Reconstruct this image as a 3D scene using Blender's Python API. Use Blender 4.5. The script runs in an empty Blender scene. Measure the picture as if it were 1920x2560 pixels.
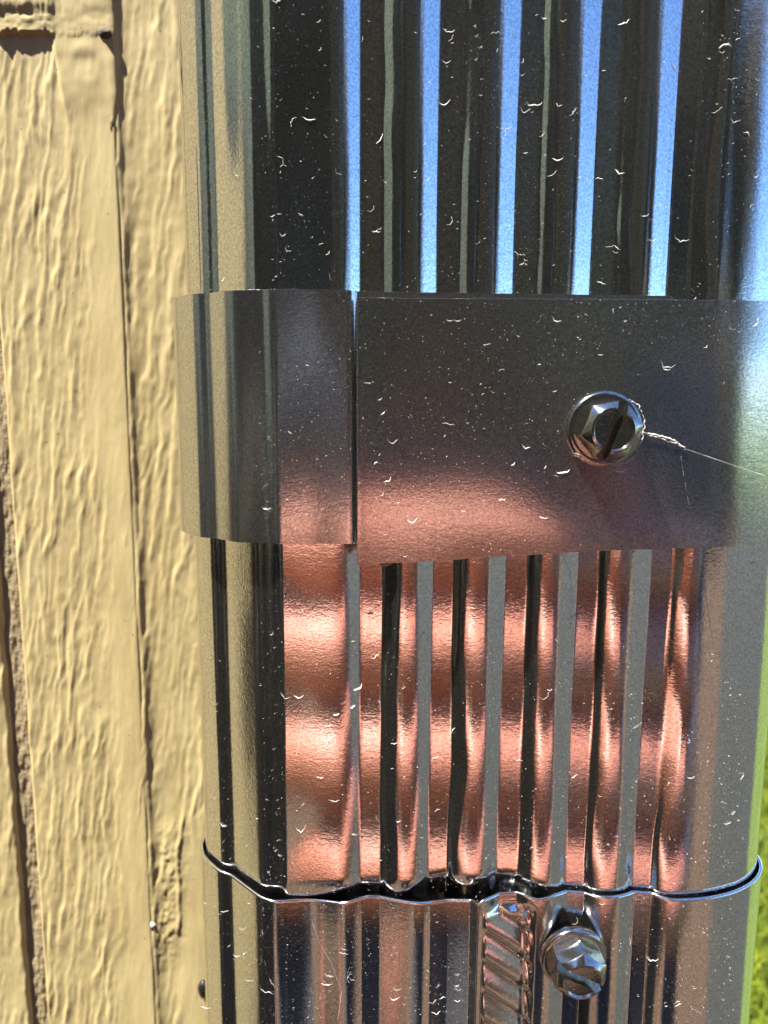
import bpy, bmesh, math, random
import numpy as np
from mathutils import Vector, Matrix

sc = bpy.context.scene
col = sc.collection
MM = 0.001
GROUND = -1.35

# ------------------------------------------------------------------ camera
TH, RHO = math.radians(8.6), math.radians(0.234)
CAM = np.array([0.0, -0.100, 0.0])
FWD = np.array([0, math.cos(TH), -math.sin(TH)])
UP0 = np.array([0, math.sin(TH), math.cos(TH)])
RT0 = np.array([1.0, 0, 0])
RT = RT0 * math.cos(RHO) + UP0 * math.sin(RHO)
UP = UP0 * math.cos(RHO) - RT0 * math.sin(RHO)
cd = bpy.data.cameras.new('camera')
cam = bpy.data.objects.new('camera', cd)
col.objects.link(cam)
cam.matrix_world = Matrix(((RT[0], UP[0], -FWD[0], CAM[0]), (RT[1], UP[1], -FWD[1], CAM[1]),
                           (RT[2], UP[2], -FWD[2], CAM[2]), (0, 0, 0, 1)))
cd.sensor_fit = 'HORIZONTAL'
cd.sensor_width = 5.0
cd.lens = 5.0
cd.clip_start = 0.002
cd.clip_end = 500
cd.dof.use_dof = True
cd.dof.focus_distance = 0.1005
cd.dof.aperture_fstop = 6.5
sc.camera = cam

# ------------------------------------------------------------------ sky and sun
SUN = Vector((-0.36, -0.17, 0.91)).normalized()
w = bpy.data.worlds.new('World')
sc.world = w
w.use_nodes = True
nt = w.node_tree
bg = nt.nodes['Background']
sky = nt.nodes.new('ShaderNodeTexSky')
sky.sky_type = 'NISHITA'
sky.sun_disc = False
sky.sun_elevation = math.asin(SUN.z)
sky.sun_rotation = math.atan2(SUN.x, SUN.y)
sky.altitude = 2000
sky.air_density = 1.0
sky.dust_density = 0.0
sky.ozone_density = 10.0
nt.links.new(sky.outputs[0], bg.inputs[0])
bg.inputs[1].default_value = 0.10
sd = bpy.data.lights.new('sun', 'SUN')
sd.energy = 5.0
sd.angle = math.radians(0.53)
sd.color = (1.0, 0.94, 0.84)
so = bpy.data.objects.new('sun', sd)
so.rotation_euler = (-SUN).to_track_quat('-Z', 'Y').to_euler()
so.location = (2, -1, 3)
col.objects.link(so)
sc.view_settings.view_transform = 'Standard'
sc.view_settings.look = 'None'
sc.view_settings.exposure = 1.85
sc.view_settings.gamma = 1.0
sc.view_settings.use_curve_mapping = False
sc.cycles.use_denoising = True
sc.cycles.max_bounces = 8
sc.cycles.caustics_reflective = False
sc.cycles.caustics_refractive = False
sc.cycles.sample_clamp_indirect = 6.0

# ------------------------------------------------------------------ helpers
def ray(px, py):
    return FWD + RT * (px - 960) / 1920 + UP * (1280 - py) / 1920

def on_y(px, py, y=0.0):          # point of the photograph on a plane parallel to the pipe's face
    d = ray(px, py)
    return CAM + d * (y - CAM[1]) / d[1]

def on_x(px, py, x):              # point of the photograph on the wall's plane
    d = ray(px, py)
    return CAM + d * (x - CAM[0]) / d[0]

def tag(o, label=None, cat=None, group=None, kind=None):
    if label: o['label'] = label
    if cat: o['category'] = cat
    if group: o['group'] = group
    if kind: o['kind'] = kind
    return o

def empty(name, loc=(0, 0, 0)):
    o = bpy.data.objects.new(name, None)
    o.empty_display_size = 0.02
    o.location = loc
    col.objects.link(o)
    return o

def mesh_obj(name, verts, faces, mat, parent=None, smooth=True):
    me = bpy.data.meshes.new(name)
    me.from_pydata([tuple(v) for v in verts], [], [tuple(f) for f in faces])
    if smooth:
        me.polygons.foreach_set('use_smooth', [True] * len(me.polygons))
    me.materials.append(mat)
    me.update()
    o = bpy.data.objects.new(name, me)
    col.objects.link(o)
    if parent:
        o.parent = parent
        o.matrix_parent_inverse = Matrix.Translation(parent.location).inverted()
    return o

def grid_obj(name, V, mat, parent=None, closed=False, flip=False, smooth=True):
    n, m = V.shape[:2]            # rows x columns
    idx = np.arange(n * m).reshape(n, m)
    a, b = idx[:-1, :], idx[1:, :]
    if closed:
        f = np.stack([a, np.roll(a, -1, 1), np.roll(b, -1, 1), b], -1).reshape(-1, 4)
    else:
        f = np.stack([a[:, :-1], a[:, 1:], b[:, 1:], b[:, :-1]], -1).reshape(-1, 4)
    if flip:
        f = f[:, ::-1]
    me = bpy.data.meshes.new(name)
    vv = V.reshape(-1, 3)
    me.vertices.add(len(vv)); me.vertices.foreach_set('co', vv.astype(np.float32).ravel())
    me.loops.add(f.size); me.loops.foreach_set('vertex_index', f.astype(np.int32).ravel())
    me.polygons.add(len(f))
    me.polygons.foreach_set('loop_start', np.arange(0, f.size, 4, dtype=np.int32))
    me.polygons.foreach_set('loop_total', np.full(len(f), 4, dtype=np.int32))
    me.update(calc_edges=True)
    me.validate()
    if smooth:
        me.polygons.foreach_set('use_smooth', [True] * len(me.polygons))
    me.materials.append(mat)
    o = bpy.data.objects.new(name, me)
    col.objects.link(o)
    if parent:
        o.parent = parent
        o.matrix_parent_inverse = Matrix.Translation(parent.location).inverted()
    return o

def box_obj(name, lo, hi, mat, parent=None, bevel=0.0):
    bm = bmesh.new()
    bmesh.ops.create_cube(bm, size=1)
    for v in bm.verts:
        v.co = Vector([(lo[i] + hi[i]) / 2 + v.co[i] * (hi[i] - lo[i]) for i in range(3)])
    if bevel:
        bmesh.ops.bevel(bm, geom=bm.edges[:], offset=bevel, segments=3, affect='EDGES', profile=0.6)
    return bm_obj(name, bm, mat, parent, False)

def bm_obj(name, bm, mat, parent=None, smooth=True):
    me = bpy.data.meshes.new(name)
    bm.normal_update()
    bm.to_mesh(me); bm.free()
    me.materials.append(mat)
    if smooth:
        me.polygons.foreach_set('use_smooth', [True] * len(me.polygons))
    o = bpy.data.objects.new(name, me)
    col.objects.link(o)
    if parent:
        o.parent = parent
        o.matrix_parent_inverse = Matrix.Translation(parent.location).inverted()
    return o

_tab = np.random.RandomState(7).rand(256, 256)
def noise(x, y, seed=0):          # smooth value noise, 0..1
    x = np.asarray(x, float) + seed * 17.31; y = np.asarray(y, float) + seed * 9.77
    xi, yi = np.floor(x).astype(int), np.floor(y).astype(int)
    fx, fy = x - xi, y - yi
    fx = fx * fx * fx * (fx * (fx * 6 - 15) + 10); fy = fy * fy * fy * (fy * (fy * 6 - 15) + 10)
    t = lambda i, j: _tab[i & 255, j & 255]
    return (t(xi, yi) * (1 - fx) + t(xi + 1, yi) * fx) * (1 - fy) + (t(xi, yi + 1) * (1 - fx) + t(xi + 1, yi + 1) * fx) * fy

def sstep(a, b, x):
    t = np.clip((x - a) / (b - a), 0, 1)
    return t * t * (3 - 2 * t)

# ------------------------------------------------------------------ materials
def mat_new(name):
    m = bpy.data.materials.new(name)
    m.use_nodes = True
    return m, m.node_tree, m.node_tree.nodes['Principled BSDF']

def nd(t, kind, **kw):
    n = t.nodes.new(kind)
    for k, v in kw.items():
        if k in n.inputs: n.inputs[k].default_value = v
        else: setattr(n, k, v)
    return n

def simple(name, c, rough=0.6, var=0.0, scale=20.0, bump=0.0, bscale=200.0, metallic=0.0, c2=None, spec=0.5):
    m, t, p = mat_new(name)
    p.inputs['Roughness'].default_value = rough
    p.inputs['Metallic'].default_value = metallic
    p.inputs['Specular IOR Level'].default_value = spec
    tc = nd(t, 'ShaderNodeTexCoord')
    if var or c2:
        n = nd(t, 'ShaderNodeTexNoise', Scale=scale, Detail=6.0, Roughness=0.6)
        t.links.new(tc.outputs['Object'], n.inputs['Vector'])
        r = nd(t, 'ShaderNodeValToRGB')
        cc = c2 or tuple(x * (1 - var) for x in c)
        r.color_ramp.elements[0].position = 0.3; r.color_ramp.elements[1].position = 0.7
        r.color_ramp.elements[0].color = (*cc, 1); r.color_ramp.elements[1].color = (*c, 1)
        t.links.new(n.outputs['Fac'], r.inputs['Fac'])
        t.links.new(r.outputs['Color'], p.inputs['Base Color'])
    else:
        p.inputs['Base Color'].default_value = (*c, 1)
    if bump:
        n2 = nd(t, 'ShaderNodeTexNoise', Scale=bscale, Detail=4.0)
        t.links.new(tc.outputs['Object'], n2.inputs['Vector'])
        b = nd(t, 'ShaderNodeBump', Strength=1.0, Distance=bump)
        t.links.new(n2.outputs['Fac'], b.inputs['Height'])
        t.links.new(b.outputs['Normal'], p.inputs['Normal'])
    return m

def gloss_metal(name, c, rough, peel, flake, metal=1.0):
    """dark glossy coated sheet metal: mirror-like, with the orange peel and fine grain of the paint"""
    m, t, p = mat_new(name)
    p.inputs['Metallic'].default_value = metal
    tc = nd(t, 'ShaderNodeTexCoord')
    nf = nd(t, 'ShaderNodeTexNoise', Scale=3400.0, Detail=2.0)       # metallic flake in the coat
    t.links.new(tc.outputs['Object'], nf.inputs['Vector'])
    rf = nd(t, 'ShaderNodeValToRGB')
    rf.color_ramp.elements[0].position = 0.30; rf.color_ramp.elements[1].position = 0.72
    rf.color_ramp.elements[0].color = (*[x * 0.70 for x in c], 1); rf.color_ramp.elements[1].color = (*[min(.97, x * 1.25) for x in c], 1)
    t.links.new(nf.outputs['Fac'], rf.inputs['Fac'])
    t.links.new(rf.outputs['Color'], p.inputs['Base Color'])
    n1 = nd(t, 'ShaderNodeTexNoise', Scale=900.0, Detail=2.0)       # about 1 mm peel
    n2 = nd(t, 'ShaderNodeTexNoise', Scale=2600.0, Detail=3.0)      # fine grain
    n3 = nd(t, 'ShaderNodeTexNoise', Scale=70.0, Detail=4.0)        # smudges in the gloss
    mp = nd(t, 'ShaderNodeMapping')
    mp.inputs['Scale'].default_value = (1.0, 1.0, 1.6)
    t.links.new(tc.outputs['Object'], mp.inputs['Vector'])
    for n in (n1, n2): t.links.new(mp.outputs['Vector'], n.inputs['Vector'])
    t.links.new(tc.outputs['Object'], n3.inputs['Vector'])
    b1 = nd(t, 'ShaderNodeBump', Strength=1.0, Distance=peel)
    b2 = nd(t, 'ShaderNodeBump', Strength=1.0, Distance=flake)
    t.links.new(n1.outputs['Fac'], b1.inputs['Height'])
    t.links.new(n2.outputs['Fac'], b2.inputs['Height'])
    t.links.new(b1.outputs['Normal'], b2.inputs['Normal'])
    t.links.new(b2.outputs['Normal'], p.inputs['Normal'])
    mr = nd(t, 'ShaderNodeMapRange')
    mr.inputs['To Min'].default_value = rough * 0.75; mr.inputs['To Max'].default_value = rough * 1.35
    t.links.new(n3.outputs['Fac'], mr.inputs['Value'])
    t.links.new(mr.outputs['Result'], p.inputs['Roughness'])
    return m

M = {}
M['pipe'] = gloss_metal('bronze_coated_metal', (0.80, 0.79, 0.78), 0.105, 0.000009, 0.000009, 0.99)
M['strap'] = gloss_metal('bronze_coated_strap', (0.68, 0.68, 0.68), 0.17, 0.000010, 0.000010, 0.98)
M['screw'] = gloss_metal('screw_metal', (0.44, 0.43, 0.41), 0.13, 0.000012, 0.000012, 0.985)
M['lint'] = simple('white_lint', (0.82, 0.80, 0.74), 0.9)
M['web'] = simple('spider_silk', (0.75, 0.72, 0.66), 0.6)
M['black'] = simple('black_plastic', (0.012, 0.012, 0.013), 0.4)
M['seam'] = simple('brown_seam', (0.46, 0.36, 0.20), 0.9, 0.3, 300, 0.0002, 900)  # groove floor colour, a darker brown than the boards

def paint_mat():
    m, t, p = mat_new('tan_house_paint')
    tc = nd(t, 'ShaderNodeTexCoord')
    mp = nd(t, 'ShaderNodeMapping'); mp.inputs['Scale'].default_value = (1, 1, 0.25)
    t.links.new(tc.outputs['Object'], mp.inputs['Vector'])
    n = nd(t, 'ShaderNodeTexNoise', Scale=160.0, Detail=7.0, Roughness=0.65)
    t.links.new(mp.outputs['Vector'], n.inputs['Vector'])
    r = nd(t, 'ShaderNodeValToRGB')
    r.color_ramp.elements[0].position = 0.32; r.color_ramp.elements[1].position = 0.68
    r.color_ramp.elements[0].color = (0.55, 0.435, 0.200, 1)
    r.color_ramp.elements[1].color = (0.73, 0.60, 0.30, 1)
    t.links.new(n.outputs['Fac'], r.inputs['Fac'])
    # specks of dirt
    v = nd(t, 'ShaderNodeTexVoronoi', Scale=330.0)
    t.links.new(tc.outputs['Object'], v.inputs['Vector'])
    lt = nd(t, 'ShaderNodeMath', operation='LESS_THAN'); lt.inputs[1].default_value = 0.055
    t.links.new(v.outputs['Distance'], lt.inputs[0])
    mx = nd(t, 'ShaderNodeMix', data_type='RGBA')
    t.links.new(lt.outputs[0], mx.inputs['Factor'])
    t.links.new(r.outputs['Color'], mx.inputs['A'])
    mx.inputs['B'].default_value = (0.22, 0.15, 0.07, 1)
    t.links.new(mx.outputs['Result'], p.inputs['Base Color'])
    p.inputs['Roughness'].default_value = 0.55
    n2 = nd(t, 'ShaderNodeTexNoise', Scale=1500.0, Detail=3.0)
    t.links.new(mp.outputs['Vector'], n2.inputs['Vector'])
    b = nd(t, 'ShaderNodeBump', Strength=0.6, Distance=0.00006)
    t.links.new(n2.outputs['Fac'], b.inputs['Height'])
    t.links.new(b.outputs['Normal'], p.inputs['Normal'])
    return m
M['paint'] = paint_mat()

# ------------------------------------------------------------------ the setting: lawn, drive, soil bed
M['lawn'] = simple('lawn_turf', (0.09, 0.13, 0.02), 0.9, 0.5, 3.0, c2=(0.05, 0.08, 0.01))
M['drive'] = simple('grey_asphalt', (0.022, 0.0235, 0.019), 0.9, 0.15, 2.0, 0.002, 60)
M['soil'] = simple('brown_mulch', (0.08, 0.047, 0.026), 0.95, 0.6, 60, 0.01, 80)
M['grass'] = simple('grass_blades', (0.26, 0.31, 0.02), 0.5, c2=(0.06, 0.10, 0.008), scale=14.0)

def sheet(name, pts, z, mat):
    return tag(mesh_obj(name, [(x, y, z) for x, y in pts], [tuple(range(len(pts)))], mat, smooth=False), kind='structure')
sheet('ground', [(-150, -150), (150, -150), (150, 150), (-150, 150)], GROUND - 0.004, M['lawn'])
def prism(name, pts, z0, z1, mat):
    n = len(pts)
    return mesh_obj(name, [(x, y, z0) for x, y in pts] + [(x, y, z1) for x, y in pts],
                    [tuple(range(n))[::-1], tuple(range(n, 2 * n))] + [(i, (i + 1) % n, n + (i + 1) % n, n + i) for i in range(n)], mat, smooth=False)
tag(prism('driveway', [(0.75, 0.30), (0.75, -0.35), (6.2, -6.4), (11, -6.4), (11, 0.30)], GROUND - 0.05, GROUND + 0.012, M['drive']), kind='structure')
sheet('garden_bed', [(-11.0, -8.0), (7.6, -8.0), (0.85, -0.37), (0.85, 0.29), (0.07, 0.29), (0.07, 0.06), (-11.0, 0.06)], GROUND + 0.004, M['soil'])  # mulch bed by the wall, widened to darken the mirrored ground

rng = np.random.RandomState(3)
def grass_patch():
    n = 60000
    y = rng.uniform(0.45, 4.6, n); k = rng.uniform(0.28, 1.0, n)
    x = k * (y + 0.1)
    h = rng.uniform(0.03, 0.085, n); a = rng.uniform(0, 2 * math.pi, n); lean = rng.uniform(0.1, 0.9, n) * h
    wd = rng.uniform(0.0018, 0.004, n); b = a + rng.uniform(-1, 1, n)
    dx, dy = np.cos(a) * wd, np.sin(a) * wd
    z = np.full(n, GROUND - 0.004)
    lx, ly = np.cos(b) * lean, np.sin(b) * lean
    V = np.stack([np.stack([x - dx, y - dy, z], 1), np.stack([x + dx, y + dy, z], 1),
                  np.stack([x + dx * .7 + lx * .35, y + dy * .7 + ly * .35, z + h * .6], 1),
                  np.stack([x - dx * .7 + lx * .35, y - dy * .7 + ly * .35, z + h * .6], 1),
                  np.stack([x + lx, y + ly, z + h * .95], 1)], 1).reshape(-1, 3)
    i = np.arange(n) * 5
    F = [f for k in i for f in ((k, k + 1, k + 2, k + 3), (k + 3, k + 2, k + 4))]
    o = mesh_obj('grass', V, F, M['grass'])
    tag(o, 'bright sunlit green grass of the lawn beside the downspout', 'grass', kind='stuff')
grass_patch()

# ------------------------------------------------------------------ house wall (faces the camera, behind the pipe and to its left)
WY = 0.057
wall = empty('house_wall', (-0.05, WY, GROUND))
tag(wall, 'tan painted rough textured wood wall left of the dark downspout', 'wall')

def wood_relief(x, z, seed, amp=1.0):
    """height in mm of the embossed grain: overlapping upright scales with scalloped edges; x, z in mm"""
    def layer(w, zl, sd, lean):
        ph = x / w + lean * z / w + 0.85 * noise(x / (w * 2.2), z / (zl * 1.5), sd) + 0.42 * noise(x / w, z / (zl * .55), sd + 1) + 0.13 * noise(x / (w * .4), z / (zl * .2), sd + 2)
        c = np.floor(ph); f = ph - c
        a = sstep(.12, .75, noise(c * 3.7 + 0.5, z / zl, sd + 3))
        return a * sstep(0, .38, f) * (1 - sstep(.30, 1.0, f) * 0.95)
    h = 0.30 * layer(3.1, 9, seed, -0.10) + 0.12 * layer(1.6, 5, seed + 10, -0.16)
    h = h + 0.22 * noise(x / 6, z / 14, seed + 20) + 0.07 * noise(x / 1.1, z / 1.8, seed + 21) + 0.03 * noise(x / .45, z / .8, seed + 22)
    return 0.62 * amp * h

def zrows(lo, hi, step, far_lo, far_hi):
    a = np.arange(lo, hi, step)
    return np.concatenate([np.linspace(far_lo, lo - 2, 40), a, np.linspace(hi + 2, far_hi, 60)])
ZR = zrows(-142, 80, 0.4, GROUND * 1000 + 30, 740)

def lay(name, xs, height, mat, parent=None):
    X, Z = np.meshgrid(xs, ZR)
    H = height(X, Z)
    V = np.stack([X * MM, WY - H * MM, Z * MM], -1)
    return grid_obj(name, V, mat, parent or wall)

LEDGE_Z = on_y(60, 74, WY - 0.003)[2] * 1000
BX0, BX1 = on_y(22, 1280, WY - 0.002)[0] * 1000, on_y(336, 1280, WY - 0.002)[0] * 1000
GX0 = BX0 - 3.2
NAIL = on_y(205, 150, WY - 0.003) * 1000
PATCH = on_y(118, 90, WY - 0.003)[0] * 1000
def batten_h(x, z):
    t = (x - BX0) / (BX1 - BX0)
    smooth = sstep(0.58, 0.80, t + 0.14 * (noise(z / 16, t * 3, 31) - .5))
    h = 0.75 + wood_relief(x, z, 40, 1.0) * (1 - 0.80 * smooth) + 0.25 * smooth + 0.25 * sstep(.70, .97, t)
    e0 = np.clip((x - BX0) / 0.8, 0, 1); e1 = np.clip((BX1 - x) / 1.1, 0, 1)
    wob = 0.3 * (noise(z / 3.0, 0, 11) - .5)
    h = h - 1.7 * (1 - np.sqrt(1 - (1 - e0) ** 2)) - 1.5 * (1 - np.sqrt(1 - (1 - e1) ** 2)) + wob * (1 - e0)
    # filled patch with a nail head, and the torn paint ledge above it
    edge = LEDGE_Z + 0.8 * (noise(x / 0.9, 0, 3) - .5) + 0.5 * (noise(x / .35, 1, 4) - .5)
    fx = sstep(PATCH - .35, PATCH + .35, x + 0.3 * (noise(z / 2, 3, 8) - .5) - 0.13 * np.clip(LEDGE_Z - z, 0, 40)) * sstep(-16, -9, z - LEDGE_Z + 0.05 * (x - NAIL[0]) ** 2)
    h = h * (1 - 0.85 * fx) + (1.30 + 0.12 * noise(x / 2, z / 2, 9)) * 0.85 * fx
    up = sstep(-0.15, 0.15, z - edge) * (1 - sstep(PATCH - .3, PATCH + 1.4, x) * 0.75)
    torn = 0.35 * noise(x / 2.5, z / .5, 15) + 0.25 * noise(x / .7, z / .3, 16)
    h = h * (1 - up) + up * (1.42 + 0.45 * torn * (1 - sstep(3.4, 4.6, z - edge)) + sstep(3.2, 5.0, z - edge) * (0.3 + wood_relief(x, z, 44, .8)))
    rr = np.hypot(x - NAIL[0], (z - NAIL[2]) * .9)
    h = h + 0.05 * np.exp(-((rr - 2.8) / 1.0) ** 2) - 0.03 * np.exp(-(rr / 1.6) ** 2) + 0.06 * np.exp(-((x - NAIL[0] - .9) / .5) ** 2 - ((z - NAIL[2] + .3) / 1.6) ** 2)
    return h
lay('batten', np.linspace(BX0 - .05, BX1 + .05, 150), batten_h, M['paint'])

CK = on_y(425, 2200, WY) * 1000
def panel_h(x, z):
    h = wood_relief(x, z, 70, 0.95)
    drip = sstep(-86, -100, z) * sstep(BX1 + 1, BX1 + 5, x + 0.05 * (z + 100))
    h = h * (1 - 0.85 * drip) + drip * 0.5 * noise(x / 6, z / 12, 77)
    dx, dz = x - CK[0], z - CK[2]
    m = np.exp(-((dx - 0.06 * dz) / 3.0) ** 2) * sstep(-24, -12, dz) * (1 - sstep(10, 17, dz))
    h = h + m * (0.22 * noise(x / 1.3, z / 2.2, 5) + 0.16 * noise(x / .6, z / .8, 6))
    lip = np.exp(-((dx - 2.2 + 0.012 * dz * dz * np.sign(dz) * -.4 - 1.0 * (noise(z / 4, 0, 19) - .5)) / .38) ** 2) * sstep(-15, -11, dz) * (1 - sstep(14, 18, dz))
    return h + 0.22 * lip + 0.40 + 0.55 * np.exp(-np.clip(x - BX1, 0, 50) / 0.9)
lay('siding_panel', np.concatenate([np.linspace(BX1 - 3, -24, 110), np.linspace(-22, 66, 30)]), panel_h, M['paint'])

def board_h(x, z):
    h = 1.1 + wood_relief(x, z, 90, 0.95)
    e = np.clip((GX0 + 0.5 * (noise(z / 4, 0, 12) - .5) - x) / 1.2, 0, 1)
    return h - 1.9 * (1 - np.sqrt(1 - (1 - e) ** 2))
lay('siding_board', np.concatenate([np.linspace(-2000, -104, 60), np.linspace(-102, GX0, 100)]), board_h, M['paint'])
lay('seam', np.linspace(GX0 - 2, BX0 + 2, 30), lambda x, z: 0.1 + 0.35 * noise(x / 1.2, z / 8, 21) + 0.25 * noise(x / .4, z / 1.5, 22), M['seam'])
box_obj('wall_core', (-2.0, WY + 0.003, GROUND - 0.02), (0.066, WY + 0.12, 0.74), M['paint'], wall)
box_obj('cap_board', (-2.0, WY - 0.012, 0.7405), (0.078, WY + 0.135, 0.765), M['paint'], wall, 0.003)

# unseen wing added on the left to reflect tan, with shrubs along its foot
wing = empty('added_wing', (-2.4, -0.9, GROUND))
tag(wing, 'shaded tan wing added far left for its reflection in the downspout', 'house')
for k in range(8):
    y0 = 0.05 - 0.16 * k
    box_obj('siding_board', (-2.03, y0 - 0.155, GROUND), (-2.0, y0, 1.5), M['paint'], wing, 0.006)
box_obj('wall_core', (-4.5, -1.235, GROUND - 0.02), (-2.02, 0.055, 1.49), M['paint'], wing)

# ------------------------------------------------------------------ the downspout
PITCH, FIRST, DEPTH = 9.74, -4.3, 1.35
XL, XR, RC = -28.4, 57.6, 10.5
XS = 41.0                        # where the rounded right corner leaves the flat front

def _front_profile():
    xs = np.arange(-24, XS + 6, 0.06)
    g = np.zeros_like(xs)
    for k in range(5):
        c = FIRST + PITCH * k
        g = np.maximum(g, np.clip(np.minimum((xs - (c - 1.2)) / 2.4, ((c + 6.1) - xs) / 2.0), 0, 1))
    def gauss(a, s):
        n = int(4 * s / 0.06) + 1
        kx = np.arange(-n, n + 1) * 0.06
        kk = np.exp(-kx ** 2 / (2 * s * s)); kk /= kk.sum()
        return np.convolve(np.pad(a, n, mode='edge'), kk, mode='valid')
    sharp, soft = gauss(g, 0.18), gauss(g, 0.72)
    wgt = sstep(0.25, 0.85, g)
    return xs, (sharp * wgt + soft * (1 - wgt)) * DEPTH
_FX, _FY = _front_profile()
def front_depth(x):               # mm behind the ridge plane
    y = np.interp(x, _FX, _FY)
    return y

def left_corner(edge, px_angles, y0):
    """plan of a formed corner, from the flat front out to the side: (x from, angle of the surface) knots, mm and degrees"""
    kx = np.array([p[0] for p in px_angles]); ka = np.array([p[1] for p in px_angles])
    x = np.arange(kx[0], edge, -0.06)
    ang = np.interp(-x, -kx, ka)
    kk = np.exp(-(np.arange(-26, 27) * 0.06 / 0.48) ** 2 / 2); kk /= kk.sum()
    ang = np.convolve(np.pad(ang, 26, mode='edge'), kk, 'valid')
    y = y0 + np.concatenate([[0], np.cumsum(np.tan(np.radians(ang[:-1])) * 0.06)])
    return np.stack([x, y], 1)[1:]

_K = [(-13.5, 0), (-13.7, 2), (-13.85, 43), (-14.15, 43), (-14.4, 17), (-16.3, 20), (-16.8, 24), (-17.2, 41), (-22.3, 43), (-22.7, 13), (-23.7, 15), (-24.1, 43), (-26.2, 49), (-27.4, 60), (-28.05, 75), (-28.35, 86)]
CORNER = left_corner(XL + 0.06, _K, 0.0)
CY = CORNER[-1, 1]

def pipe_outline(off=0.0):
    """closed outline (x, y) in mm, from the left side across the front"""
    xs = np.concatenate([np.arange(-13.5, XS, 0.12), [XS]])
    arc = np.linspace(0, 1, 44)[1:-1] * math.pi / 2
    R_ = np.stack([XS + (XR - XS) * np.sin(arc), RC - RC * np.cos(arc)], 1)
    R_[:, 1] += np.where(R_[:, 0] < XS + 5, front_depth(R_[:, 0]), 0)
    F = np.stack([xs, front_depth(xs)], 1)
    D = 52.0
    back = np.array([[XR, RC], [XR, 30], [XR, D - 6], [XR - 2, D - 2], [XR - 6, D], [20, D], [XL + 6, D], [XL + 2, D - 2], [XL, D - 6], [XL, 36], [XL, CY + 1.2]])
    P = np.concatenate([CORNER[::-1], F, R_, back])
    if off:
        t = np.roll(P, -1, 0) - np.roll(P, 1, 0)
        nrm = np.stack([t[:, 1], -t[:, 0]], 1); nrm /= np.linalg.norm(nrm, axis=1)[:, None] + 1e-9
        k = np.ones(7) / 7
        nrm = np.stack([np.convolve(np.concatenate([nrm[-3:, i], nrm[:, i], nrm[:3, i]]), k, 'valid') for i in (0, 1)], 1)
        P = P + nrm * off
    return P

spout = empty('downspout', (13 * MM, 26 * MM, GROUND))
tag(spout, 'dark glossy bronze corrugated metal downspout running down the middle', 'downspout')
Z_LIP = on_y(960, 2268, -0.0022)[2] * 1000

O1 = pipe_outline()
zr = np.concatenate([np.linspace(Z_LIP - 30, -100, 8), np.linspace(-98, 60, 300), np.linspace(66, 730, 24)])
PX, PZ = np.meshgrid(O1[:, 0], zr)
PY = np.repeat(O1[:, 1][None, :], len(zr), 0).copy()
front = np.repeat((O1[:, 1] < RC - 0.5)[None, :], len(zr), 0)
PX = PX + np.where(front & (np.abs(PX - 13) < 38), 0.22 * (noise(PX / 9, PZ / 22, 57) - .5), 0)
for k in range(5):
    c = FIRST + PITCH * k + 5.3
    PX = PX + np.where(front, np.exp(-((PX - c) / 1.25) ** 2) * (0.85 * (noise(PZ / 15, k * 5.7, 59) - .5) + 0.4 * (noise(PZ / 6, k * 3.1, 60) - .5)), 0)
wave = 0.10 * (noise(PX / 14, PZ / 34, 51) - .5) + 0.035 * (noise(PX / 4, PZ / 12, 52) - .5)
PY += np.where(front, wave, 0)
# the wide flat left of the first groove is a little dented
PY += np.where(front, 0.22 * np.exp(-((PX + 9.5) / 3.2) ** 2) * (noise(PZ / 13, 3.3, 53) - .5), 0)
cn = (PX < -13.3) & (PX > -28.5)
PY += np.where(cn, 0.35 * (noise(PX / 3.0, PZ / 38, 58) - .5) * sstep(-13.3, -15.5, PX), 0)
tap = np.interp(PX, [-27, -14, -6, -3, 4, 9, 18, 22, 26, 53], [.15, .5, .7, .55, .7, 1, 1, .8, .25, .15])
PY += np.where(front, 2.2 * tap * (1 - sstep(Z_LIP - 2.5, Z_LIP + 0.3 + 3.2 * tap, PZ)), 0)
grid_obj('pipe', np.stack([PX, PY, PZ], -1) * MM, M['pipe'], spout, closed=True)

# lower length: its belled top goes round the pipe above; rim bent open, crimp marks on its face
O2 = pipe_outline(0.75)
xs2 = O2[:, 0]
zdown = np.concatenate([np.linspace(0, 22, 70), np.linspace(23, 60, 12), np.linspace(70, abs(GROUND) * 1000 - 60 + Z_LIP - 10, 14)])
X2, DN = np.meshgrid(xs2, zdown)
Y2 = np.repeat(O2[:, 1][None, :], len(zdown), 0).copy()
rim = np.interp(xs2, [-26, -16, -8, -6, -2, 2, 8, 12.5, 14.2, 20, 22, 24.5, 29, 33, 40, 46, 54],
                [0.0, -0.5, -0.7, -0.7, -0.1, -0.5, -0.7, -0.4, 0.6, 0.9, 0.5, 0.9, 0.5, 0.8, 0.3, 0.3, 0.3])
rim = np.where(O2[:, 1] < 25, rim, 0)
Z2 = Z_LIP + rim[None, :] * np.exp(-DN / 25) - DN
isf = np.repeat((O2[:, 1] < RC)[None, :], len(zdown), 0)
open_ = np.interp(xs2, [-26, -18, -10, -5, 0, 6, 13, 17, 22, 27, 40, 54], [0.1, 0.3, 0.5, 0.5, 0.6, 0.9, 1.0, 0.7, 0.4, 0.2, 0.1, 0.1])
Y2 -= np.where(isf, open_[None, :] * np.exp(-(DN / 24.0) ** 1.6), 0)
# left of the crimp the ribs are pressed wider and flatter
lm = sstep(-17, -14, X2) * (1 - sstep(12.6, 13.4, X2))
flat = 0.55 - 0.75 + 0.9 * (0.5 - 0.5 * np.cos((X2 + 5.0) * 2 * math.pi / 10.6)) ** 0.7
Y2 = Y2 * (1 - 0.75 * lm) + flat * 0.75 * lm
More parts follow.
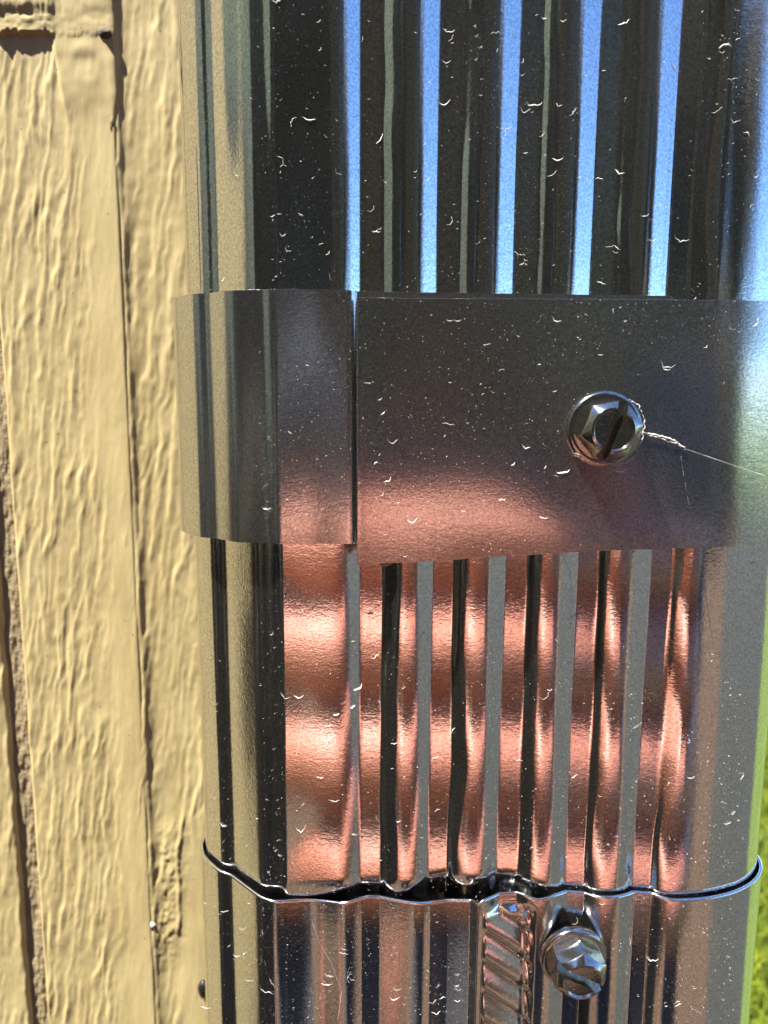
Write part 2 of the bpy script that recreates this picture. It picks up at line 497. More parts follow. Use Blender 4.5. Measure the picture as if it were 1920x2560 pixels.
# stamped crimp panel with slanting flutes
cm = sstep(14.2, 14.6, X2) * (1 - sstep(20.6, 21.9, X2)) * sstep(1.2, 2.6, DN)
ph = ((-DN) + 0.85 * (X2 - 14.2)) / 4.6
saw = 1 - (ph - np.floor(ph))
flute = 0.65 * sstep(0, .72, saw) * (1 - sstep(.84, 1.0, saw))
Y2 = Y2 * (1 - cm) + (-1.3 - flute + 0.22 * (X2 - 14.2)) * cm
Y2 += np.where(isf, 0.12 * (noise(X2 / 6, DN / 15, 61) - .5), 0)
low = grid_obj('lower_pipe', np.stack([X2, Y2, Z2], -1) * MM, M['pipe'], spout, closed=True, flip=True)
sm = low.modifiers.new('thickness', 'SOLIDIFY'); sm.thickness = 0.0004; sm.offset = -1
low['label'] = 'wider lower pipe with bent open rim and crimp marks'

# ------------------------------------------------------------------ the strap
strap = empty('downspout_strap', (13 * MM, -1 * MM, -3 * MM))
tag(strap, 'smooth dark metal strap wrapped across the corrugated downspout', 'strap')

def band(name, path, ztop, zbot, tilt, corner_start, seed, bulge):
    """sheet strip along a plan path (mm); ztop/zbot functions of the distance along it"""
    path = np.array(path, float)
    seg = np.linalg.norm(np.diff(path, axis=0), axis=1)
    s = np.concatenate([[0], np.cumsum(seg)])
    rows = np.linspace(0, 1, 60)
    rows = 0.5 - 0.5 * np.cos(rows * math.pi) * (0.35 + 0.65) 
    t = np.gradient(path, axis=0); nrm = np.stack([t[:, 1], -t[:, 0]], 1)
    nrm /= np.linalg.norm(nrm, axis=1)[:, None]
    zt, zb = ztop(path[:, 0], s), zbot(path[:, 0], s)
    if corner_start:
        r = corner_start
        k = np.clip((r - s) / r, 0, 1)
        cut = r * (1 - np.sqrt(1 - k ** 2))
        zt, zb = zt - cut, zb + cut
    Z = zb[None, :] + (zt - zb)[None, :] * rows[:, None]
    S, _ = np.meshgrid(s, rows)
    X = np.repeat(path[:, 0][None, :], len(rows), 0); Y = np.repeat(path[:, 1][None, :], len(rows), 0)
    mid = 0.5 * (zt + zb)[None, :]
    out = tilt(X, Z) + bulge * (noise(S / 16, Z / 15, seed) - .5)
    X = X + nrm[:, 0][None, :] * out; Y = Y + nrm[:, 1][None, :] * out
    o = grid_obj(name, np.stack([X, Y, Z], -1) * MM, M['strap'], strap)
    m = o.modifiers.new('thickness', 'SOLIDIFY'); m.thickness = 0.0008; m.offset = 0
    b = o.modifiers.new('edge', 'BEVEL'); b.width = 0.0003; b.segments = 3; b.limit_method = 'ANGLE'; b.angle_limit = math.radians(50)
    return o

def arc_pts(cx, cy, r, a0, a1, n):
    a = np.radians(np.linspace(a0, a1, n))
    return [(cx + r * math.sin(t), cy - r * math.cos(t)) for t in a]

off_a = 1.15
YA = -1.45
_KA = [(-13.6, 0), (-13.9, 3), (-14.1, 42), (-14.7, 43), (-15.0, 10), (-18.0, 15), (-19.2, 20), (-19.7, 41.5), (-22.8, 43.5), (-23.2, 13), (-24.3, 15), (-24.7, 43), (-27.0, 51), (-28.7, 62), (-29.4, 76), (-29.75, 86)]
pa = [tuple(p) for p in left_corner(-29.8, _KA, YA)][::-1][::2]
pa = [(-29.85, pa[0][1] + 1.2), (-29.83, pa[0][1] + .6)] + pa + [(x, YA) for x in np.arange(-13.55, 36, 0.3)]
XB = on_y(893, 1000, -2.1 * MM)[0] * 1000
pa = [(x, y + 0.95 * float(sstep(XB - 0.75, XB - 0.15, x))) for x, y in pa]
za_t = on_y(700, 728, -0.0012)[2] * 1000
za_b = on_y(700, 1356, -0.0012)[2] * 1000
band('under_band', pa, lambda x, s: za_t + 0.15 - 0.010 * (x + 13), lambda x, s: za_b - 0.15 + 0.012 * (x + 13),
     lambda x, z: 0.02 * (z - 0) * sstep(-25, -10, x) * (1 - sstep(-10, -3, x)), 2.4, 81, 0.10)
off_b = 2.1
rb = RC + off_b
XB = on_y(893, 1000, -off_b * MM)[0] * 1000
pb = [(x, -off_b) for x in np.arange(XB, XS, 0.5)] + [(XS + (XR - XS + off_b) * math.sin(t), RC - rb * math.cos(t)) for t in np.linspace(0.01, 1.54, 60)] + [(XR + off_b, y) for y in np.arange(12, 52, 2.0)]
zb_t = on_y(1200, 748, -off_b * MM)[2] * 1000
bb = [(895, 1411), (1000, 1406), (1150, 1398), (1300, 1388), (1450, 1378), (1650, 1370), (1850, 1366)]
bx = [on_y(a, b, -off_b * MM)[0] * 1000 for a, b in bb]; bz = [on_y(a, b, -off_b * MM)[2] * 1000 for a, b in bb]
band('over_band', pb, lambda x, s: np.full(len(s), zb_t) + 0.06 * (noise(s / 3, 0, 5) - .5),
     lambda x, s: np.interp(x, bx, bz) + 0.10 * (noise(s / 2.5, 0, 6) - .5),
     lambda x, z: 0.9 * np.exp(-np.clip(x - XB, 0, 60) / 3.5) + (0.022 * (z + 2)) * (1 - 0.75 * sstep(10, 26, x)) * (1 - sstep(42, 46, x)), 0, 83, 0.35)

# ------------------------------------------------------------------ slotted hex washer head screws
def hex_screw(loc, slot_deg, hex_deg, tilt, label):
    root = empty('hex_screw', loc)
    tag(root, label, 'screw', 'hex head screws on the downspout')
    # local: axis along +Z of the builder, turned to point at -y
    Rm = Matrix.Rotation(math.radians(90), 3, 'X')
    Rt = Matrix.Rotation(tilt[0], 3, 'X') @ Matrix.Rotation(tilt[1], 3, 'Z')
    def put(bm):
        for v in bm.verts:
            v.co = Rt @ (Rm @ v.co) * MM + Vector(loc)
        return bm
    def lathe(prof, n=48):
        bm = bmesh.new(); rings = []
        for r, h in prof:
            rings.append([bm.verts.new((r * math.cos(2 * math.pi * i / n), r * math.sin(2 * math.pi * i / n), h)) for i in range(n)])
        for a, b in zip(rings, rings[1:]):
            for i in range(n):
                bm.faces.new((a[i], a[(i + 1) % n], b[(i + 1) % n], b[i]))
        return bm, rings
    bm, rg = lathe([(4.55, -0.4), (4.75, 0.0), (4.75, 0.55), (4.6, 0.85), (4.3, 0.98), (3.9, 0.95), (2.0, 0.95)])
    bm_obj('washer_flange', put(bm), M['screw'], root)
    # hex head: chamfered crown cut by a slot
    bm = bmesh.new()
    a6 = [math.radians(hex_deg + 60 * k) for k in range(6)]
    rad = 3.35 / math.cos(math.pi / 6)
    N = 72
    sa = math.radians(slot_deg)
    def hexr(a):
        b = (a - a6[0]) % (math.pi / 3)
        return 3.35 / math.cos(b - math.pi / 6)
    rings = []
    for h, f in ((0.9, 0), (1.2, 0), (4.05, 0), (4.25, 1), (4.8, 2), (4.88, 3), (4.6, 4), (4.55, 5)):
        ring = []
        for i in range(N):
            a = 2 * math.pi * i / N
            hr = hexr(a)
            r = (hr, hr * 0.965, 2.75, 2.5, 2.3, 1.2)[f]
            hh = h - (max(0, hr - 3.35) * 0.55 if f < 2 and h > 2.5 else 0)
            ring.append(bm.verts.new((r * math.cos(a), r * math.sin(a), hh)))
        rings.append(ring)
    for A, B in zip(rings, rings[1:]):
        for i in range(N):
            bm.faces.new((A[i], A[(i + 1) % N], B[(i + 1) % N], B[i]))
    c = bm.verts.new((0, 0, 4.55))
    for i in range(N):
        bm.faces.new((rings[-1][i], rings[-1][(i + 1) % N], c))
    bmesh.ops.recalc_face_normals(bm, faces=bm.faces[:])
    head = bm_obj('hex_head', put(bm), M['screw'], root)
    head.data.polygons.foreach_set('use_smooth', [True] * len(head.data.polygons))
    # cut the slot with a boolean
    cut = bmesh.new()
    bmesh.ops.create_cube(cut, size=1)
    for v in cut.verts:
        p = Vector((v.co.x * 9.0, v.co.y * 1.25, 3.2 + (v.co.z + .5) * 3.0))
        v.co = Matrix.Rotation(sa, 3, 'Z') @ p
    cutter = bm_obj('slot_cutter', put(cut), M['screw'], None, False)
    md = head.modifiers.new('slot', 'BOOLEAN'); md.object = cutter; md.operation = 'DIFFERENCE'; md.solver = 'EXACT'
    bpy.context.view_layer.update()
    dg = bpy.context.evaluated_depsgraph_get()
    me = bpy.data.meshes.new_from_object(head.evaluated_get(dg))
    head.modifiers.clear()
    head.data = me
    for e in me.edges: pass
    me.polygons.foreach_set('use_smooth', [True] * len(me.polygons))
    me.set_sharp_from_angle(angle=math.radians(20))
    bpy.data.objects.remove(cutter, do_unlink=True)
    return root

s1 = on_y(1508, 1072, -0.0024)
hex_screw(tuple(s1), 70, 10, (0.0, 0.0), 'slotted hex head screw on the smooth strap')
s2 = on_y(1432, 2388, -0.0012)
hex_screw(tuple(s2), -28, 25, (math.radians(4), math.radians(3)), 'slotted hex head screw below the pipe joint')

# ------------------------------------------------------------------ lint, dust and spider silk
def surf(x, z):
    """outermost surface at x, z (mm): returns y in mm and the slope dy/dx"""
    e = 0.05
    def yy(x):
        if x < -13.5:
            base = float(np.interp(-x, -CORNER[:, 0], CORNER[:, 1]))
        elif x > XS:
            k = min(1, (x - XS) / (XR - XS)); base = RC - RC * math.sqrt(max(0, 1 - k * k))
        else: base = float(front_depth(x))
        zb = float(np.interp(x, bx, bz))
        if x > XB and zb < z < zb_t:
            kk = max(0, base if (x > XS) else 0)
            return kk - off_b - 0.42 - 0.9 * math.exp(-(x - XB) / 3.5) - 0.022 * (z + 2) * (1 - 0.75 * float(sstep(10, 26, x)))
        if x <= XB and za_b < z < za_t:
            return (base if x < -13.5 else 0) - 1.45 - 0.45 + 0.95 * float(sstep(XB - 0.75, XB - 0.15, x))
        if z < Z_LIP: return base - 0.95 if x > 23 else -0.7
        return base
    y = yy(x)
    return y, (yy(x + e) - yy(x - e)) / (2 * e)

class Soup:
    def __init__(s): s.V = []; s.F = []
    def tube(s, pts, rad):
        n0 = len(s.V); k = len(pts)
        for i, p in enumerate(pts):
            d = np.array(pts[min(i + 1, k - 1)]) - np.array(pts[max(i - 1, 0)]); d /= np.linalg.norm(d) + 1e-12
            a = np.cross(d, (0, 1, 0.01)); a /= np.linalg.norm(a) + 1e-12; b = np.cross(d, a)
            for t in (0, 1, 2, 3):
                ang = t * math.pi / 2
                s.V.append(np.array(p) + rad[i] * (a * math.cos(ang) + 0.6 * b * math.sin(ang)))
        for i in range(k - 1):
            for t in range(4):
                u = n0 + 4 * i; s.F.append((u + t, u + (t + 1) % 4, u + 4 + (t + 1) % 4, u + 4 + t))
        s.F.append((n0, n0 + 1, n0 + 2, n0 + 3)); e = n0 + 4 * (k - 1); s.F.append((e, e + 1, e + 2, e + 3))
    def dot(s, p, r):
        n0 = len(s.V); p = np.array(p)
        for d in ((1, 0, 0), (-1, 0, 0), (0, 1, 0), (0, -1, 0), (0, 0, 1), (0, 0, -1)):
            s.V.append(p + np.array(d) * r * random.uniform(.6, 1.3))
        for f in ((0, 2, 4), (2, 1, 4), (1, 3, 4), (3, 0, 4), (2, 0, 5), (1, 2, 5), (3, 1, 5), (0, 3, 5)):
            s.F.append(tuple(n0 + k for k in f))
    def build(s, name, mat, parent=None):
        return mesh_obj(name, [v * MM for v in s.V], s.F, mat, parent)

random.seed(11)
lint = Soup(); dust = Soup()
def lift(x, z, h=0.05):
    y, sl = surf(x, z)
    n = np.array([sl, -1.0, 0]); n /= np.linalg.norm(n)
    return np.array([x, y, z]) + n * h

def crescent(x, z, size, curl, ang, thick):
    k = 7; pts = []; rad = []
    for i in range(k):
        t = i / (k - 1) * 2 - 1
        u = t * size / 2; v = curl * size * (t * t - 0.35) + random.uniform(-.10, .10) * size
        xx = x + u * math.cos(ang) - v * math.sin(ang); zz = z + u * math.sin(ang) + v * math.cos(ang)
        pts.append(lift(xx, zz, 0.03 + thick * 0.5)); rad.append(max(0.012, thick * (1 - abs(t) ** 1.5) * random.uniform(.6, 1.2)))
    lint.tube(pts, rad)

for _ in range(900):
    py = random.uniform(0, 2560)
    px = random.uniform(560, 1900) if random.random() < .9 else random.uniform(490, 620)
    dens = 1.0 if py < 720 else (0.50 if py < 1400 else 0.75)
    if random.random() > dens: continue
    if py < 720 and px < 680 and random.random() < .8: continue
    p = on_y(px, py, 0.0) * 1000
    big = random.random() ** 4 * 1.3
    size = 0.25 + 1.15 * big
    crescent(p[0], p[2], size, random.uniform(.02, .40) if random.random() < .8 else random.uniform(-.25, .1),
             random.gauss(0.05, 0.6), 0.018 + 0.05 * random.random() ** 2 * (0.4 + big))
for _ in range(11000):
    px, py = random.uniform(480, 1905), random.uniform(-20, 2600)
    p = on_y(px, py, 0.0) * 1000
    x = min(max(p[0], XL + 0.4), XR - 0.3)
    r = 0.018 + 0.04 * random.random() ** 4
    dust.dot(lift(x, p[2], r * .4), r)
# hand-set larger flecks
for px, py, size, curl, ang, th in [(770, 290, 1.7, .2, -.1, .09), (960, 1418, 2.2, .1, .15, .16), (1400, 1178, 1.8, .3, .1, .16), (1545, 1172, 2.6, .25, .15, .13),
        (1250, 1246, 1.0, .2, 0, .10), (1580, 1235, 1.7, .3, .1, .09), (1352, 1290, 1.2, .15, -.25, .07), (1690, 1300, 2.2, .25, 0, .08), (1655, 915, 2.0, .35, -.35, .05),
        (1560, 418, 1.3, .2, -.6, .11), (1345, 243, 2.0, .25, .1, .10), (1720, 590, 2.0, .2, -.3, .08), (1385, 25, 2.1, .15, .05, .13), (1575, 35, 1.6, .1, .3, .12),
        (1660, 2150, 2.0, .2, -.4, .12), (895, 1735, 1.4, .3, .6, .12), (880, 1780, 0.8, .2, .5, .12), (840, 1795, 0.9, .1, .2, .1), (925, 1545, 0.9, .1, .1, .14),
        (820, 1855, 2.0, .2, .2, .06), (750, 2085, 1.6, .5, .1, .07), (815, 2465, 1.6, .15, -.1, .09), (665, 2480, 2.6, .1, -.5, .06), (985, 2500, 1.6, .3, -.2, .09), (1090, 2535, 1.4, .3, .1, .09)]:
    p = on_y(px, py, -0.001) * 1000
    crescent(p[0], p[2], size, curl, ang, th)
tag(lint.build('lint', M['lint']), 'white lint flecks stuck all over the dark downspout and strap', 'lint', kind='stuff')
tag(dust.build('dust', M['lint']), 'fine pale dust specks on the dark downspout', 'dust', kind='stuff')

web = Soup()
def strand(pxs, h, rad, wob=0.0, n=10):
    pts = []
    for (a, b), (c, d) in zip(pxs, pxs[1:]):
        for i in range(n):
            t = i / n
            p = on_y(a + (c - a) * t, b + (d - b) * t, -0.0024) * 1000
            pts.append(np.array([p[0], -2.4 - h, p[2]]) + np.array([random.gauss(0, wob), random.gauss(0, wob), random.gauss(0, wob)]))
    web.tube(pts, [rad * random.uniform(.5, 1.5) for _ in pts])
strand([(1600, 1080), (1640, 1088), (1680, 1098), (1712, 1122)], 0.5, 0.09, 0.05)
strand([(1605, 1084), (1650, 1096), (1690, 1110), (1716, 1126)], 0.4, 0.06, 0.08)
strand([(1712, 1122), (1930, 1196)], 0.6, 0.014, 0.0, 16)
strand([(1700, 1130), (1706, 1180), (1722, 1270)], 0.2, 0.010, 0.02, 14)
strand([(1430, 1130), (1480, 1150), (1540, 1160), (1590, 1140)], 0.9, 0.03, 0.05)
strand([(1432, 1140), (1500, 1158), (1560, 1158), (1600, 1120)], 0.9, 0.025, 0.08)
strand([(1565, 1000), (1590, 1012), (1604, 1050), (1600, 1095), (1580, 1130)], 1.1, 0.06, 0.06)
tag(web.build('spider_silk', M['web']), 'frayed strand of dusty spider silk trailing right from the strap screw', 'spider silk')
def thread(pxs, rad, label):
    scr = Soup(); pts = []
    for (a, b), (c, d) in zip(pxs, pxs[1:]):
        for i in range(8):
            t = i / 8; p = on_y(a + (c - a) * t, b + (d - b) * t, 0) * 1000
            pts.append(lift(p[0], p[2], 0.03))
    scr.tube(pts, [rad * random.uniform(.4, 1.4) for _ in pts])
    tag(scr.build('silk_thread', M['web']), label, 'silk thread', 'silk threads on the downspout')
thread([(758, 1790), (752, 1830), (738, 1905)], 0.035, 'short straight pale thread on the wide flat above the joint')
thread([(780, 2290), (800, 2350), (830, 2400), (855, 2470), (842, 2560)], 0.022, 'long bent pale thread hanging below the joint')
thread([(1402, 1380), (1428, 1430), (1436, 1500), (1432, 1560)], 0.020, 'curved pale thread just under the strap right of centre')
thread([(1568, 1384), (1545, 1420), (1538, 1500), (1536, 1600)], 0.020, 'upright pale thread under the strap near the right ribs')
thread([(1760, 1440), (1770, 1520), (1790, 1640)], 0.016, 'faint slanting thread beside the right edge of the downspout')

# debris on the wall
def on_wall(px, py, h): return on_y(px, py, WY - h * MM)
def lump(name, c, r, mat, seed, squash, label, cat):
    bm = bmesh.new()
    bmesh.ops.create_icosphere(bm, subdivisions=2, radius=1)
    rs = np.random.RandomState(seed)
    for v in bm.verts:
        k = 1 + 0.5 * (rs.rand() - .5)
        v.co = Vector([c[i] + v.co[i] * r * k * squash[i] for i in range(3)])
    tag(bm_obj(name, bm, mat), label, cat)
M['grit'] = simple('grey_grit', (0.16, 0.14, 0.11), 0.9, 0.5, 900)
M['drop'] = simple('white_paint_drop', (0.85, 0.83, 0.76), 0.3)
lump('grit', on_wall(262, 84, 1.25), 0.0011, M['grit'], 1, (1.3, .6, .9), 'grey speck of grit on the batten near the top', 'grit')
lump('paint_drop', on_wall(383, 2312, 0.9), 0.0009, M['drop'], 2, (.8, .7, 1), 'white drop on the batten edge low on the wall', 'paint drop')
lump('leaf_scrap', on_wall(507, 2472, 1.6), 0.0021, M['black'], 3, (.55, .5, 1.1), 'black scrap stuck between wall and downspout at the bottom', 'scrap')
lump('twig', on_wall(279, 308, 1.05), 0.0013, M['seam'], 4, (.5, .3, 1.1), 'tiny brown twig on the batten edge', 'twig')

# ------------------------------------------------------------------ phone, photographer, trees (seen in the reflections)
def face_y(z): return -0.1022 + math.tan(TH) * z
M['phone'] = simple('phone_dark_glass', (0.055, 0.048, 0.042), 0.35)
M['phone_frame'] = simple('phone_frame', (0.03, 0.03, 0.035), 0.3, metallic=0.6)
phone = empty('mobile_phone', (0.02, -0.108, -0.012))
tag(phone, 'black mobile phone held by the photographer, mirrored in the downspout', 'phone')
def slab(name, x0, x1, z0, z1, d0, d1, r, mat):
    bm = bmesh.new(); vs = []
    pts = []
    for cx, cz, a0 in ((x1 - r, z1 - r, 0), (x0 + r, z1 - r, 90), (x0 + r, z0 + r, 180), (x1 - r, z0 + r, 270)):
        for i in range(8):
            a = math.radians(a0 + i * 90 / 7); pts.append((cx + r * math.cos(a), cz + r * math.sin(a)))
    A = [bm.verts.new((x, face_y(z) - d0, z)) for x, z in pts]; B = [bm.verts.new((x, face_y(z) - d1, z)) for x, z in pts]
    bm.faces.new(A); bm.faces.new(B[::-1])
    for i in range(len(pts)): bm.faces.new((A[i], B[i], B[(i + 1) % len(pts)], A[(i + 1) % len(pts)]))
    bmesh.ops.recalc_face_normals(bm, faces=bm.faces[:])
    return bm_obj(name, bm, mat, phone, False)
slab('back_glass', -0.010, 0.064, -0.012, 0.137, 0.0, 0.0012, 0.009, M['phone'])
slab('frame', -0.0105, 0.0645, -0.0125, 0.1375, 0.0012, 0.0075, 0.0095, M['phone_frame'])
slab('screen', -0.010, 0.064, -0.012, 0.137, 0.0075, 0.0083, 0.009, M['phone'])

M['skin'] = simple('skin', (0.47, 0.18, 0.125), 0.45, 0.1, 60)
M['jacket'] = simple('navy_jacket', (0.03, 0.04, 0.065), 0.85, 0.3, 40)
M['trousers'] = simple('dark_trousers', (0.03, 0.03, 0.035), 0.9)
M['hair'] = simple('dark_brown_hair', (0.035, 0.02, 0.012), 0.6, 0.4, 90)
M['shoe'] = simple('shoe_leather', (0.03, 0.02, 0.015), 0.5)
def skin_mesh(chains, mat, name, parent, sub=2):
    """each chain: list of (point, radius) and branches by index; evaluated to one mesh"""
    parts = []
    for pts, rads, edges in chains:
        me = bpy.data.meshes.new('chain')
        me.from_pydata(pts, edges, [])
        o = bpy.data.objects.new('chain', me); col.objects.link(o)
        m = o.modifiers.new('skin', 'SKIN'); m.use_smooth_shade = True
        for i, r in enumerate(rads):
            rr = r if isinstance(r, tuple) else (r, r)
            me.skin_vertices[0].data[i].radius = rr
            me.skin_vertices[0].data[i].use_root = (i == 0)
        s = o.modifiers.new('sub', 'SUBSURF'); s.levels = sub; s.render_levels = sub
        parts.append(o)
    bpy.context.view_layer.update()
    dg = bpy.context.evaluated_depsgraph_get()
    bm = bmesh.new()
    for o in parts:
        me = bpy.data.meshes.new_from_object(o.evaluated_get(dg)); bm.from_mesh(me); bpy.data.meshes.remove(me)
    for o in parts: bpy.data.objects.remove(o, do_unlink=True)
    return bm_obj(name, bm, mat, parent)
def chain(pts, rads): return (pts, rads, [(i, i + 1) for i in range(len(pts) - 1)])

PXc, PYc = 0.10, -0.60
person = empty('person', (PXc, PYc, GROUND))
tag(person, 'photographer in a navy jacket holding a phone up, mirrored in the downspout', 'person')
body_ch = []
# head and neck
hx, hy, hz = PXc - 0.03, PYc + 0.03, 0.235
body_ch.append(chain([(PXc, PYc - .01, -.03), (PXc - .01, PYc, .06), (hx, hy - .015, .13), (hx, hy + .005, .19), (hx, hy - .005, .26), (hx, hy - .012, .315)],
                     [.06, .055, .058, (.076, .092), (.078, .096), (.05, .06)]))
body_ch.append(chain([(hx, hy + .07, .215), (hx, hy + .098, .205), (hx, hy + .088, .192)], [.016, .014, .012]))
for s in (-1, 1):
    body_ch.append(chain([(hx + s * .074, hy - .01, .225), (hx + s * .086, hy - .015, .215), (hx + s * .08, hy - .012, .19)], [.012, .014, .010]))
    body_ch.append(chain([(hx + s * .031, hy + .078, .235), (hx + s * .031, hy + .084, .235)], [.013, .012]))
body_ch.append(chain([(hx - .022, hy + .078, .163), (hx, hy + .086, .163), (hx + .022, hy + .078, .163)], [.008, .010, .008]))
# right hand: palm beside the phone, four fingers across its back, thumb on the screen side
palm = [(0.112, -0.185, -0.182), (0.100, -0.135, -0.150), (0.088, -0.096, -0.106), (0.076, -0.102, -0.062)]
body_ch.append(chain(palm, [(.028, .024), (.030, .036), (.026, .046), (.019, .036)]))
for z, ln, r in ((-0.038, 1.02, .0110), (-0.0605, 1.12, .0115), (-0.0825, 1.07, .0112), (-0.1030, 0.96, .0103)):
    Y = -0.080 - 0.45 * (z + 0.038)
    body_ch.append(chain([(0.084, Y - 0.026, z - .006), (0.068, Y - .002, z - .002), (0.068 - 0.037 * ln, Y + .003, z + .001),
                          (0.068 - 0.070 * ln, Y - .001, z + .001), (0.068 - 0.093 * ln, Y - .010, z)], [r * 1.15, r * 1.14, r * 1.04, r * .96, r * .74]))
body_ch.append(chain([(0.086, -0.132, -0.090), (0.074, -0.132, -0.052), (0.060, face_y(-.01) - .019, -0.020), (0.048, face_y(.004) - .0165, 0.004)], [.016, .0135, .0115, .009]))
# left hand hanging
lw = (PXc - .29, PYc + .05, -.52)
body_ch.append(chain([lw, (lw[0], lw[1] + .005, lw[2] - .05), (lw[0], lw[1] + .01, lw[2] - .09)], [(.022, .026), (.018, .036), (.015, .036)]))
for k, (dy, ln) in enumerate(((.034, .07), (.013, .08), (-.008, .075), (-.028, .06))):
    body_ch.append(chain([(lw[0], lw[1] + dy + .005, lw[2] - .085), (lw[0] + .004, lw[1] + dy + .008, lw[2] - .085 - ln * .5), (lw[0] + .014, lw[1] + dy + .008, lw[2] - .085 - ln)], [.010, .009, .007]))
body_ch.append(chain([(lw[0] + .005, lw[1] + .02, lw[2] - .03), (lw[0] + .012, lw[1] + .05, lw[2] - .06), (lw[0] + .016, lw[1] + .055, lw[2] - .09)], [.013, .011, .008]))
body_ch.append(([(PXc, PYc, -.30), (PXc, PYc, -.06), (PXc, PYc - .01, .03), (PXc + .15, PYc, -.03), (PXc + .215, PYc + .02, -.10), (0.275, -0.44, -0.31), (0.195, -0.290, -0.255), (0.112, -0.185, -0.182),
                 (PXc - .15, PYc, -.03), (PXc - .215, PYc, -.10), (PXc - .26, PYc - .01, -.28), lw],
                [(.13, .08), (.13, .08), .055, .05, .045, .038, .035, .025, .05, .045, .038, .024],
                [(0, 1), (1, 2), (1, 3), (3, 4), (4, 5), (5, 6), (6, 7), (1, 8), (8, 9), (9, 10), (10, 11)]))
skin_mesh(body_ch, M['skin'], 'body', person)
# jacket with sleeves, one mesh
sh = 0.0
jp = [(PXc, PYc, -.52), (PXc, PYc, -.30), (PXc, PYc, -.12), (PXc, PYc - .005, -.01), (PXc, PYc - .01, .045),
      (PXc + .15, PYc, -.02), (PXc + .215, PYc + .02, -.10), (0.275, -0.44, -0.31), (0.195, -0.290, -0.255), (0.124, -0.20, -0.196),
      (PXc - .15, PYc, -.02), (PXc - .215, PYc, -.10), (PXc - .26, PYc - .01, -.28), (PXc - .29, PYc + .05, -.50)]
jr = [(.17, .12), (.16, .115), (.18, .12), (.15, .09), (.065, .065), .075, .065, .055, .048, .036, .075, .065, .055, .036]
je = [(0, 1), (1, 2), (2, 3), (3, 4), (3, 5), (5, 6), (6, 7), (7, 8), (8, 9), (3, 10), (10, 11), (11, 12), (12, 13)]
skin_mesh([(jp, jr, je)], M['jacket'], 'jacket', person)
tp = [(PXc, PYc, -.50), (PXc + .09, PYc, -.58), (PXc + .10, PYc + .02, -.92), (PXc + .10, PYc - .01, GROUND + .08),
      (PXc - .09, PYc, -.58), (PXc - .10, PYc + .01, -.92), (PXc - .10, PYc - .01, GROUND + .08)]
skin_mesh([(tp, [(.16, .12), .095, .065, .055, .095, .065, .055], [(0, 1), (1, 2), (2, 3), (0, 4), (4, 5), (5, 6)])], M['trousers'], 'trousers', person)
for s in (-1, 1):
    skin_mesh([chain([(PXc + s * .10, PYc - .05, GROUND + .05), (PXc + s * .105, PYc + .06, GROUND + .045), (PXc + s * .11, PYc + .15, GROUND + .035)], [.045, .042, .032])], M['shoe'], 'shoe', person)
skin_mesh([chain([(hx, hy - .07, .16), (hx, hy - .055, .24), (hx, hy - .03, .30), (hx, hy + .03, .318)], [.055, (.08, .07), (.078, .07), (.062, .035)])], M['hair'], 'hair', person)

M['bark'] = simple('tree_bark', (0.10, 0.07, 0.05), 0.95, 0.5, 8, 0.01, 30)
M['leaf'] = simple('tree_leaves', (0.12, 0.10, 0.048), 0.6, c2=(0.085, 0.062, 0.03), scale=1.2)
def tree(x, y, h, r, seed, label):
    rs = np.random.RandomState(seed)
    t = empty('tree', (x, y, GROUND))
    tag(t, label, 'tree', 'trees across the drive')
    s = Soup()
    s.tube([np.array((x, y, GROUND - .05)) * 1000, np.array((x + .05, y, GROUND + h * .3)) * 1000, np.array((x - .03, y + .05, GROUND + h * .8)) * 1000], [h * 30, h * 22, h * 7])
    for k in range(6):
        a = rs.uniform(0, 6.28); zz = GROUND + h * rs.uniform(.25, .6)
        s.tube([np.array((x, y, zz)) * 1000, np.array((x + r * .7 * math.cos(a), y + r * .7 * math.sin(a), zz + h * .18)) * 1000], [h * 9, h * 3])
    s.build('trunk', M['bark'], t)
    n = 7500
    cl = rs.normal(size=(60, 3)); cl /= np.linalg.norm(cl, axis=1)[:, None]; cl *= rs.uniform(.35, 1, (60, 1))
    c = cl[rs.randint(0, 60, n)] + rs.normal(size=(n, 3)) * 0.16
    P = np.array((x, y, GROUND + h * .58)) + c * np.array((r, r, h * .45))
    a = rs.normal(size=(n, 3)); a /= np.linalg.norm(a, axis=1)[:, None]
    b = np.cross(a, rs.normal(size=(n, 3))); b /= np.linalg.norm(b, axis=1)[:, None]
    L = 0.13 * rs.uniform(.6, 1.4, (n, 1))
    V = np.stack([P - a * L, P + b * L * .6, P + a * L, P - b * L * .6], 1).reshape(-1, 3)
    i = np.arange(n)[:, None] * 4 + np.arange(4)[None, :]
    mesh_obj('crown', V, i, M['leaf'], t)
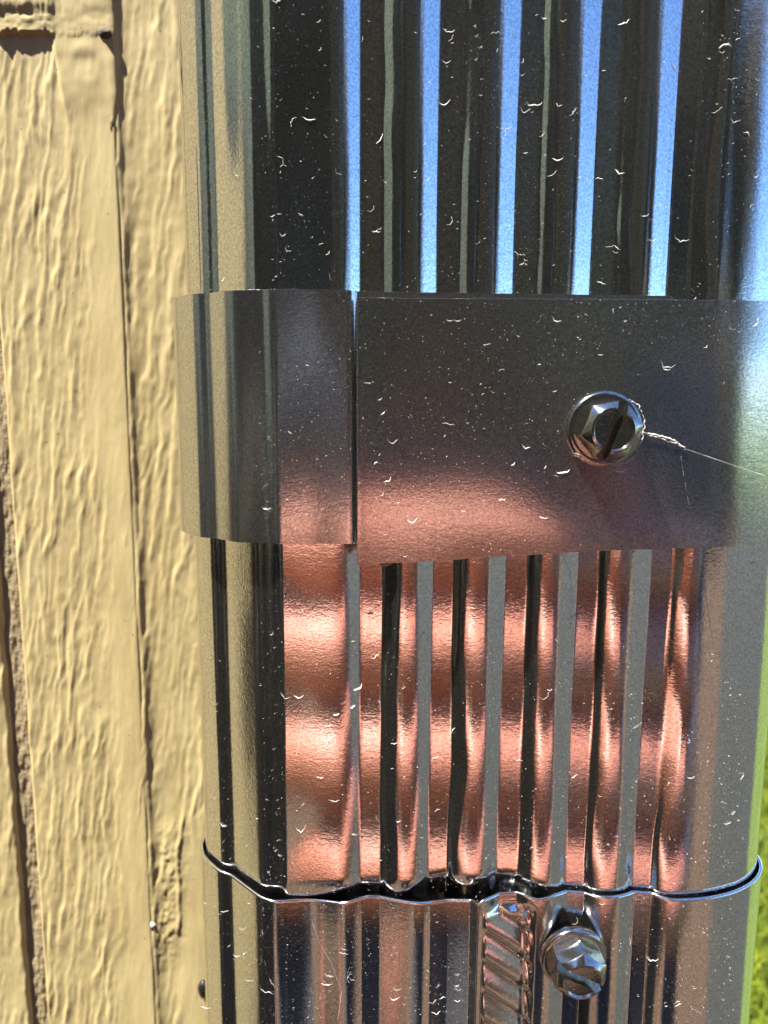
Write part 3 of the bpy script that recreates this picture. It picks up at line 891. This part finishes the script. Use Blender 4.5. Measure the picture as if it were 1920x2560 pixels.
def shrub(x, y, h, r, seed, label, n=3500, grp='shrubs along the foot of the wing'):
    rs = np.random.RandomState(seed)
    t = empty('shrub', (x, y, GROUND))
    tag(t, label, 'shrub', grp)
    s = Soup()
    for k in range(7):
        a = rs.uniform(0, 6.28)
        s.tube([np.array((x, y, GROUND)) * 1000, np.array((x + r * .5 * math.cos(a), y + r * .5 * math.sin(a), GROUND + h * .75)) * 1000], [14, 4])
    s.build('stems', M['bark'], t)
    c = rs.normal(size=(n, 3)); c /= np.linalg.norm(c, axis=1)[:, None]; c *= rs.uniform(.5, 1.05, (n, 1))
    P = np.array((x, y, GROUND + h * .52)) + c * np.array((r, r, h * .5))
    a = rs.normal(size=(n, 3)); a /= np.linalg.norm(a, axis=1)[:, None]
    b = np.cross(a, rs.normal(size=(n, 3))); b /= np.linalg.norm(b, axis=1)[:, None]
    L = (0.045 if r < 1 else 0.10) * rs.uniform(.6, 1.4, (n, 1))
    V = np.stack([P - a * L, P + b * L * .6, P + a * L, P - b * L * .6], 1).reshape(-1, 3)
    mesh_obj('foliage', V, np.arange(n)[:, None] * 4 + np.arange(4)[None, :], M['leaf'], t)
for k, (x, y, h, r, lb) in enumerate([(-1.55, -0.35, 1.35, .42, 'dense dark shrub nearest the tan wall in the wing corner'), (-1.5, -1.15, 1.2, .45, 'middle dark shrub along the foot of the wing'),
        (-1.45, -1.95, 1.3, .48, 'dark shrub at the outer end of the wing')]):
    shrub(x, y, h, r, 200 + k, lb)
for k, (x, lb) in enumerate([(-6.3, 'added broad hedge bush at the far left before the trees'), (-3.7, 'second added broad hedge bush from the left before the trees'), (-1.2, 'added broad hedge bush left of the photographer'),
        (1.3, 'added broad hedge bush right behind the photographer'), (3.8, 'added broad hedge bush at the right end before the trees')]):
    shrub(x, -7.1, 2.5, 1.45, 240 + k, lb, 6000, 'hedge bushes added to hide the horizon')  # unseen bushes added to hide the bright horizon in the reflections
for k, (x, y, h, r, lb) in enumerate([(-4.6, -2.6, 6.2, 1.7, 'leafy tree added just beyond the wing'), (-4.9, -5.4, 7.0, 2.0, 'leafy tree added between the wing and the row'), (-7.5, -9.0, 7.0, 2.4, 'leafy tree at the far left of the row across the drive'), (-1.7, -8.4, 9.5, 2.0, 'tall leafy tree added left of the one behind the photographer'), (-3.6, -9.6, 8.0, 2.5, 'second leafy tree of the row behind the photographer'),  # trees by the wing and the tall one added to block mirrored sky
        (0.2, -9.2, 7.4, 2.4, 'leafy tree directly behind the photographer'), (3.8, -9.8, 8.2, 2.5, 'fourth leafy tree of the row behind the photographer'),
        (7.6, -9.4, 6.6, 2.3, 'leafy tree at the far right of the row across the drive')]):
    tree(x, y, h, r, 100 + k, lb)
